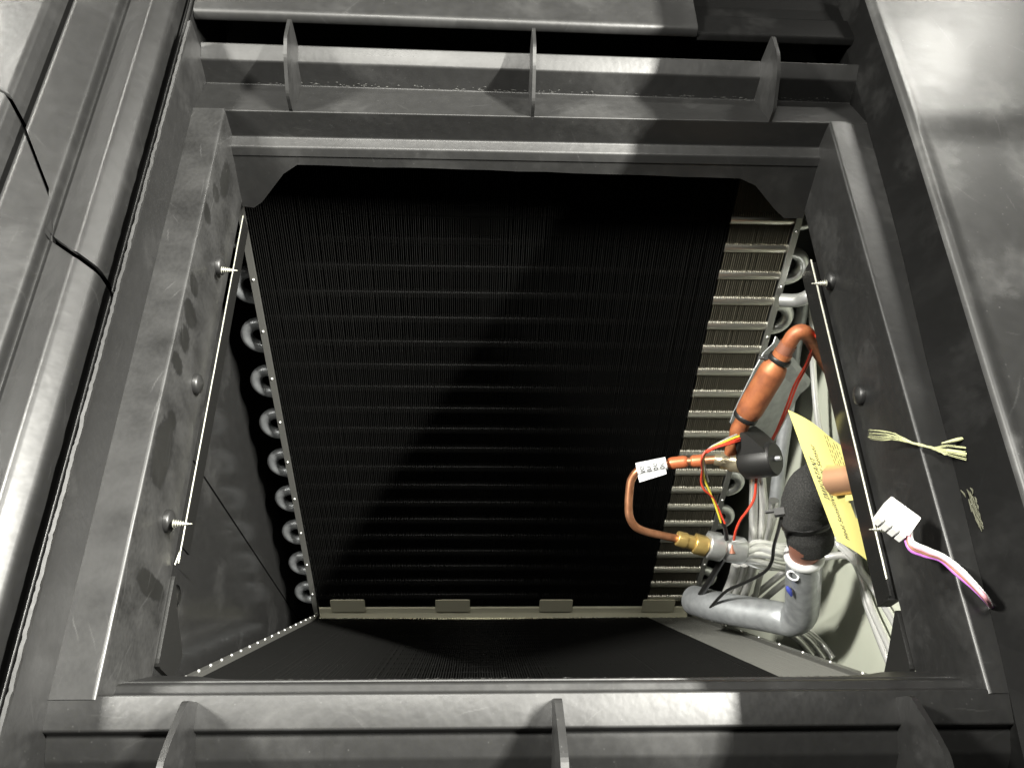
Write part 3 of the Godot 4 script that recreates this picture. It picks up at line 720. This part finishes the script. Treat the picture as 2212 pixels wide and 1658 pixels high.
	b = MB.new(); b.tube([at(1801, 1036, 0.566), at(1845, 1030, 0.552), at(1900, 1022, 0.535)], 0.0106, 28)
	obj("copper_stub", b, M.copper_shiny, t, "short bright copper pipe end poking through the yellow tag")
	b = MB.new()
	var mk := at(1713, 1243, 0.66); var toc0 := (CAM - mk).normalized()
	var mp := []
	for i in 13: mp.append(at(1713 + 12 * cos(TAU * i / 12.0), 1243 + 9 * sin(TAU * i / 12.0) + 4 * cos(TAU * i / 12.0), 0.6545 - 0.0012 * cos(TAU * i / 12.0)))
	b.tube(mp, 0.0009, 6); obj("paint_ring", b, M.alu_white, t, "small white ring marked on the aluminium pipe")
	b = MB.new(); b.tube([at(1700, 1266, 0.664), at(1705, 1274, 0.664), at(1710, 1286, 0.667)], [0.001, 0.0022, 0.001], 8); obj("ink_mark", b, M.blue, t, "small blue ink mark on the aluminium pipe")
	# foam
	var fp := curve(chain([1752, 1172, 0.648, 1747, 1148, 0.638, 1738, 1112, 0.634, 1742, 1080, 0.627, 1754, 1056, 0.621, 1782, 1042, 0.616]), 8)
	var fr := []
	var fn := FastNoiseLite.new(); fn.seed = 4; fn.frequency = 0.2
	for i in fp.size(): fr.append((0.0110 if i == 0 else 0.0170 + 0.0007 * fn.get_noise_1d(i * 3.0)) * (1.0 if i < fp.size() - 4 else 0.94))
	fr[1] = 0.0145; fr[2] = 0.0162
	b = MB.new(); b.tube(fp, fr, 34)
	tag(obj("foam_sleeve", b, M.foam), "black foam insulation sleeve on the pipe beside the yellow tag", "pipe insulation")
	# zip ties
	var zt := thing("zip_tie", "black zip tie around the black foam sleeve", "zip tie", "black zip ties")
	var k0: int = 12
	var zx: Vector3 = ((fp[k0 + 1] - fp[k0 - 1]).normalized() + Vector3(0.12, 0, 0)).normalized()
	b = ring_around(fp[k0], zx, 0.0171, 0.0032, 0.0010); obj("strap", b, M.black, zt)
	var hd := at(1684, 1106, 0.594); var hs := Basis(Vector3(0, 0, 1), 0.4)
	b = MB.new(); b.box(hd, Vector3(0.007, 0.005, 0.005), hs); obj("head", b, M.black, zt)
	b = MB.new(); b.box(at(1668, 1104, 0.598), Vector3(0.009, 0.003, 0.0014), hs); obj("tail", b, M.black, zt)
	for k in [[0.05, "black zip tie around the upper neck of the copper drier", 1640, 772, 0.63, 0.0072], [0.955, "black zip tie around the lower neck of the copper drier", 1588, 886, 0.655, 0.0082]]:
		zt = thing("zip_tie", k[1], "zip tie", "black zip ties")
		b = ring_around(a + ax * L * k[0], ax, k[5], 0.0038, 0.0012); obj("strap", b, M.black, zt)
		var h := at(k[2], k[3], k[4]); var e: Vector3 = a + ax * L * k[0]
		b = MB.new(); b.tube([e.lerp(h, 0.4), h], [0.0016, 0.0013], 8); obj("tail", b, M.black, zt)
		b = MB.new(); b.box(e.lerp(h, 0.55), Vector3(0.006, 0.0045, 0.0045), Basis(Vector3(0, 0, 1), 0.3)); obj("head", b, M.black, zt)
	# thin sheet bracket the drier is tied to
	b = MB.new()
	var line := [[1674, 727, 0.655], [1669, 742, 0.655], [1648, 762, 0.66], [1630, 795, 0.664], [1605, 845, 0.672], [1586, 885, 0.680], [1576, 912, 0.684]]
	for i in line.size() - 1:
		var p0 := at(line[i][0], line[i][1], line[i][2]); var p1 := at(line[i + 1][0], line[i + 1][1], line[i + 1][2])
		var q := Vector3(0.045, -0.055, 0.006)
		b.quad(p0, p1, p1 + q, p0 + q); var th := Vector3(0.0004, 0.0004, 0.0)
		b.quad(p0 + th * 2, p0 + q + th * 2, p1 + q + th * 2, p1 + th * 2); b.quad(p0, p0 + th * 2, p1 + th * 2, p1)
	tag(obj("sheet_bracket", b, M.alu_dull), "thin bent sheet metal bracket behind the copper drier", "bracket")

# ---------------------------------------------------------------- wires, tag, connector, labels
func wire(called: String, list: Array, r: float, m: Material, parent: Node = self) -> MeshInstance3D:
	var b := MB.new(); b.tube(curve(chain(list), 6), r, 9)
	return obj(called, b, m, parent)
func text_mesh(s: String, h: float) -> PackedVector3Array:
	var f := SystemFont.new(); f.font_names = PackedStringArray(["Droid Sans"]); f.font_weight = 700
	var t := TextMesh.new(); t.font = f; t.text = s; t.font_size = 64; t.pixel_size = 0.01; t.depth = 0.0; t.curve_step = 1.0
	t.horizontal_alignment = HORIZONTAL_ALIGNMENT_LEFT
	var arr := t.get_mesh_arrays()
	var v: PackedVector3Array = arr[Mesh.ARRAY_VERTEX]
	var idx = arr[Mesh.ARRAY_INDEX]
	if idx == null or idx.size() == 0: idx = range(v.size())
	var o := PackedVector3Array()
	for i in idx: o.append(v[i] * (h / 0.64))
	return o
func small_things():
	# wires
	var t := thing("red_wire", "pair of red wires running down from the copper inlet to the drum motor", "wire")
	wire("wire", [1770, 700, 0.60, 1758, 740, 0.615, 1742, 785, 0.63, 1717, 830, 0.64, 1700, 875, 0.65, 1680, 925, 0.67, 1668, 948, 0.68], 0.00085, M.red, t)
	wire("wire", [1774, 702, 0.60, 1763, 735, 0.616, 1747, 783, 0.632, 1722, 832, 0.642, 1702, 885, 0.652, 1683, 925, 0.672, 1670, 950, 0.682], 0.0008, M.red, t)
	tag(wire("red_wire", [1634, 1014, 0.665, 1633, 1050, 0.668, 1629, 1078, 0.672, 1615, 1102, 0.676, 1600, 1122, 0.682, 1590, 1145, 0.688, 1586, 1165, 0.695], 0.0011, M.red), "single red wire dropping from the drum motor to the distributor", "wire")
	t = thing("motor_lead", "bundle of yellow, red and grey leads looping left from the drum motor", "wire")
	wire("wire", [1608, 938, 0.655, 1580, 948, 0.65, 1548, 962, 0.648, 1530, 973, 0.65, 1519, 988, 0.652, 1519, 1010, 0.665, 1522, 1035, 0.675, 1533, 1060, 0.68, 1545, 1090, 0.685, 1558, 1128, 0.69], 0.0009, M.yellow, t)
	wire("wire", [1606, 944, 0.655, 1580, 954, 0.648, 1545, 965, 0.645, 1524, 976, 0.648, 1516, 992, 0.65, 1517, 1015, 0.665, 1515, 1040, 0.675, 1522, 1058, 0.678, 1538, 1072, 0.682, 1552, 1098, 0.687, 1566, 1130, 0.69], 0.0009, M.red, t)
	wire("wire", [1604, 949, 0.655, 1578, 958, 0.647, 1548, 966, 0.645, 1527, 977, 0.648], 0.0009, M.red, t)
	wire("wire", [1604, 934, 0.656, 1578, 944, 0.651, 1552, 957, 0.65, 1533, 968, 0.652, 1521, 985, 0.655, 1523, 1008, 0.668, 1530, 1040, 0.678], 0.0008, M.grey_wire, t)
	wire("splice_sleeve", [1558, 1122, 0.69, 1566, 1140, 0.694, 1570, 1165, 0.70], 0.0018, M.black, t)
	tag(wire("black_cable", [1688, 1118, 0.60, 1680, 1150, 0.63, 1672, 1180, 0.65, 1668, 1210, 0.665, 1655, 1232, 0.675, 1630, 1248, 0.69, 1600, 1262, 0.71, 1570, 1276, 0.73, 1545, 1300, 0.75, 1520, 1330, 0.77], 0.00135, M.black), "thin black cable trailing from the foam sleeve over the suction pipe", "cable")
	tag(wire("black_cable", [1566, 1200, 0.72, 1545, 1235, 0.745, 1520, 1275, 0.77, 1495, 1310, 0.80], 0.0028, M.black), "thick black cable running down below the distributor", "cable")
	# yellow warning tag: curved paper with a torn slit around the copper stub
	var O := at(1703, 885, 0.580); var U := at(1808, 1167, 0.575) - O          # along the left edge
	var W := at(1835, 962, 0.548) - O                                          # along the top edge
	var nrm := W.cross(U).normalized()
	var bend := func(s: float, w: float) -> Vector3:
		return O + U * s + W * w * (1.0 + 0.02 * s) + nrm * (-0.0006 * sin(PI * s) + 0.002 * sin(TAU * w * 0.8) - 0.003 * w * w)
	var b := MB.new()
	var steps := 24
	for i in steps:
		for j in steps:
			var s0 := float(i) / steps; var s1 := float(i + 1) / steps; var w0 := float(j) / steps; var w1 := float(j + 1) / steps
			if s0 > 0.36 and s1 < 0.66 and w0 > 0.62 and w1 < 0.98: continue
			b.quad(bend.call(s0, w0), bend.call(s1, w0), bend.call(s1, w1), bend.call(s0, w1))
			b.quad(bend.call(s0, w0) - nrm * 0.0003, bend.call(s0, w1) - nrm * 0.0003, bend.call(s1, w1) - nrm * 0.0003, bend.call(s1, w0) - nrm * 0.0003)
	t = thing("warning_tag", "yellow paper warning tag with black print hung on the copper stub", "tag")
	obj("paper", b, M.paper, t)
	b = MB.new()
	for q in [[0.36, 0.62, 0.30, 0.80], [0.66, 0.66, 0.78, 0.80], [0.40, 0.62, 0.55, 0.50]]:
		var p0: Vector3 = bend.call(q[0], q[1]); var p1: Vector3 = bend.call(q[0] + 0.01, q[1] + 0.25); var p2: Vector3 = bend.call(q[2], q[3])
		var up := (p2 + (CAM - p2).normalized() * 0.006)
		b.tri(p0, p1, up); b.tri(p0 + nrm * 0.0003, up + nrm * 0.0003, p1 + nrm * 0.0003)
	obj("torn_flap", b, M.paper, t)
	var ul := U.length(); var wl := W.length()
	var up_side := signf(nrm.dot(CAM - O))
	for k in [["IMPORTANT", 0.65, 0.125, 0.0051], ["Heat Sensitive Bulb or Sensor", 0.93, 0.215, 0.0047]]:
		var v := text_mesh(k[0], k[3])
		b = MB.new()
		for i in range(0, v.size(), 3):
			var p := []
			for j in 3:
				var q := v[i + j]
				p.append(bend.call(k[1] - q.x / ul, k[2] - q.y / wl) + nrm * up_side * 0.0004)
			b.tri(p[0], p[1], p[2])
		obj("print", b, M.ink, t)
	b = MB.new()                                   # small print, too fine to read
	var r2 := RandomNumberGenerator.new(); r2.seed = 3
	for row in 5:
		var s := 0.96
		while s > 0.05:
			var len_ := r2.randf_range(0.02, 0.05)
			var w := 0.60 + row * 0.06
			if not (s > 0.30 and s < 0.72 and w > 0.58):
				var e := nrm * up_side * 0.0004
				b.quad(bend.call(s, w) + e, bend.call(s - len_, w) + e, bend.call(s - len_, w + 0.016) + e, bend.call(s, w + 0.016) + e)
			s -= len_ + 0.014
	obj("small_print", b, M.ink, t)
	# printed sleeve on the copper loop
	t = thing("pipe_label", "white printed wrap label folded around the looped copper tube", "label")
	var la := at(1376, 1013, 0.684); var lb := at(1440, 1000, 0.680)
	b = MB.new(); b.tube([la, lb], 0.0051, 18, false); b.tube([lb, la], 0.0048, 18, false)
	obj("wrap", b, M.label, t)
	b = MB.new()
	var f0 := at(1378, 1026, 0.682); var f1 := at(1438, 1012, 0.678); var f2 := at(1440, 1023, 0.675); var f3 := at(1382, 1041, 0.678)
	b.quad(f0, f1, f2, f3); var fe := Vector3(0, -0.0004, 0.0001); b.quad(f0 + fe, f3 + fe, f2 + fe, f1 + fe); b.quad(f3, f2, f2 + fe, f3 + fe)
	obj("flap", b, M.label, t)
	var lx := (lb - la).normalized(); var toc := (CAM - la).normalized(); toc = (toc - lx * toc.dot(lx)).normalized(); var ly := lx.cross(toc)
	var col := 0
	for s in ["VO", "IU", "OU", "OC"]:
		var v := text_mesh(s, 0.0046)
		b = MB.new()
		for i in range(0, v.size(), 3):
			var p := []
			for j in 3:
				var q := v[i + j]
				var ang := (q.x - 0.0045) / 0.0052
				p.append(la + lx * (0.0045 + col * 0.0052 - q.y) + (toc * cos(ang) - ly * sin(ang)) * 0.0053)
			b.tri(p[0], p[1], p[2])
		obj("print", b, M.ink, t)
		col += 1
	# white plug connector with its wires
	t = thing("plug_connector", "white plastic plug with pink, purple, brown and white wires on the right ledge", "connector")
	var c0 := ony(1936, 1121, 0.004)
	var cx := (ony(1972, 1140, 0.004) - ony(1912, 1096, 0.004)).normalized()
	var cz := cx.cross(Vector3.UP).normalized()
	var cb := Basis(cx, Vector3.UP, -cz)
	b = MB.new(); b.prism(loop([Vector2(-0.0085, -0.0065), Vector2(0.0085, -0.0065), Vector2(0.0085, 0.0065), Vector2(-0.0085, 0.0065)], 0.0008), c0 + Vector3(0, -0.0035, 0), cx, cz, Vector3(0, 0.008, 0))
	obj("housing", b, M.white, t)
	for k in 4:
		b = MB.new(); b.box(c0 + cx * (-0.0062 + 0.0041 * k) - cz * 0.0 + cz * 0.0072 + Vector3(0, 0.001, 0), Vector3(0.0030, 0.0065, 0.0022), cb)
		obj("key_ridge", b, M.white, t)
	for k in [[M.purple, 0.0, 0.000, -1.3], [M.brown, 0.0018, 0.001, -0.5], [M.pink, 0.0036, 0.0025, 0.4], [M.white, 0.0056, 0.002, 1.2]]:
		var o: float = k[3]
		var p := [c0 + cx * (0.0005 + k[1]) - cz * 0.0060, ony(1966 + o * 3, 1172 - o * 5, 0.005 + k[2]), ony(2000 + o * 4, 1192 - o * 5, 0.006 + k[2]), ony(2036 + o * 3, 1205 - o * 3, 0.008 + k[2]), ony(2070 + o * 4, 1232 - o * 4, 0.010 + k[2]), ony(2104 + o * 3, 1264 - o * 2, 0.012 + k[2]), ony(2128 + o * 2, 1290 - o, 0.012 + k[2]), ony(2140, 1308, 0.004), ony(2144, 1316, -0.012)]
		b = MB.new(); b.tube(curve(p, 6), 0.0011, 10)
		obj("wire", b, k[0], t)
	# strand of dried pale glue across the right ledge
	t = thing("glue_strand", "frayed strand of dried pale yellow glue across the right ledge", "dried glue")
	var path := [[1878, 937, -0.022], [1905, 939, -0.014], [1932, 942, -0.008], [1958, 952, 0.001], [1985, 960, 0.0035], [2012, 966, 0.0045], [2045, 972, 0.006], [2086, 979, 0.008]]
	var r3 := RandomNumberGenerator.new(); r3.seed = 12
	for k in 46:
		var p := []; var rr := []
		var off := r3.randf_range(-1, 1)
		var from := r3.randi_range(0, 4); var to := r3.randi_range(6, 8)
		for i in range(from, to):
			var q: Array = path[i]
			var spread := 5.0 + 6.0 * sin(i * 0.9 + 1.0) + (5.0 if i > 5 else 0.0)
			p.append(ony(q[0] + r3.randf_range(-3, 3), q[1] + off * spread + r3.randf_range(-2, 2), q[2] + r3.randf_range(0, 0.0008)))
		var cp := curve(p, 4)
		for i in cp.size(): rr.append(0.00005 + 0.00016 * (float(i) / cp.size()) * r3.randf_range(0.6, 1.2))
		b = MB.new(); b.tube(cp, rr, 7); obj("strand", b, M.glue, t)
	b = MB.new()
	b.tube(curve([ony(2040, 970, 0.006), ony(2062, 975, 0.007), ony(2088, 980, 0.008)], 5), [0.0002, 0.0003, 0.0005, 0.0006, 0.0007, 0.0008, 0.0009, 0.0009, 0.0008, 0.0008, 0.0006], 9); obj("strand", b, M.glue, t)
	b = MB.new(); b.tube(curve([ony(2035, 957, 0.006), ony(2058, 952, 0.007), ony(2080, 947, 0.008)], 4), [0.0004, 0.0005, 0.0006, 0.0008, 0.0009, 0.001, 0.0011, 0.001, 0.0008], 8); obj("strand", b, M.glue, t)
	# smear of the same glue on the black wall
	b = MB.new()
	for k in 60:
		var q := r3.randf()
		var c := ony(lerpf(2098, 2124, q) + r3.randfn(0, 6), lerpf(1066, 1140, q) + r3.randfn(0, 6), 0.006)
		var d := Vector3(0.2, 0.9, 0) * 0.0005
		var ln := Vector3(r3.randf_range(-0.0005, 0.0009), 0, r3.randf_range(0.001, 0.004)); var rad := r3.randf_range(0.0002, 0.0006)
		b.tube([c - ln, c + d, c + ln], [rad * 0.4, rad, rad * 0.3], 6)
	tag(obj("glue_smear", b, M.glue_dull), "thin smear of dried glue on the black wall right of the plug", "dried glue")

# ---------------------------------------------------------------- board added beyond the frame to keep the key lamp off the right half
func light_blocker():
	var b := MB.new(); b.box(Vector3(0.548, 0.30, 0.275), Vector3(0.6, 0.012, 0.95))
	tag(obj("added_board", b, M.housing), "black board added at the right beyond the picture to shade the pan", "light_blocker")

func _ready():
	rng.seed = 20
	setup()
	materials()
	M.blue = mat(lin(0.05, 0.07, 0.35), 0.5)
	M.burr = mat(grey(0.13), 0.5)
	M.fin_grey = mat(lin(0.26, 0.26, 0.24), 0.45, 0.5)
	M.copper_shiny = mat(lin(0.88, 0.50, 0.30), 0.42, 0.8)
	M.brass_pale = mat(lin(0.55, 0.48, 0.33), 0.3, 0.75)
	M.copper_orange = mat(lin(0.52, 0.15, 0.06), 0.42, 0.35)
	M.copper_dark2 = mat(lin(0.36, 0.16, 0.11), 0.5, 0.4)
	M.alu_white = mat(lin(0.75, 0.76, 0.76), 0.5, 0.3)
	M.glue_dull = mat(lin(0.07, 0.07, 0.045), 0.75)
	pan_side_material()
	housing()
	drain_pan()
	coil()
	brackets()
	pipework()
	small_things()
	light_blocker()
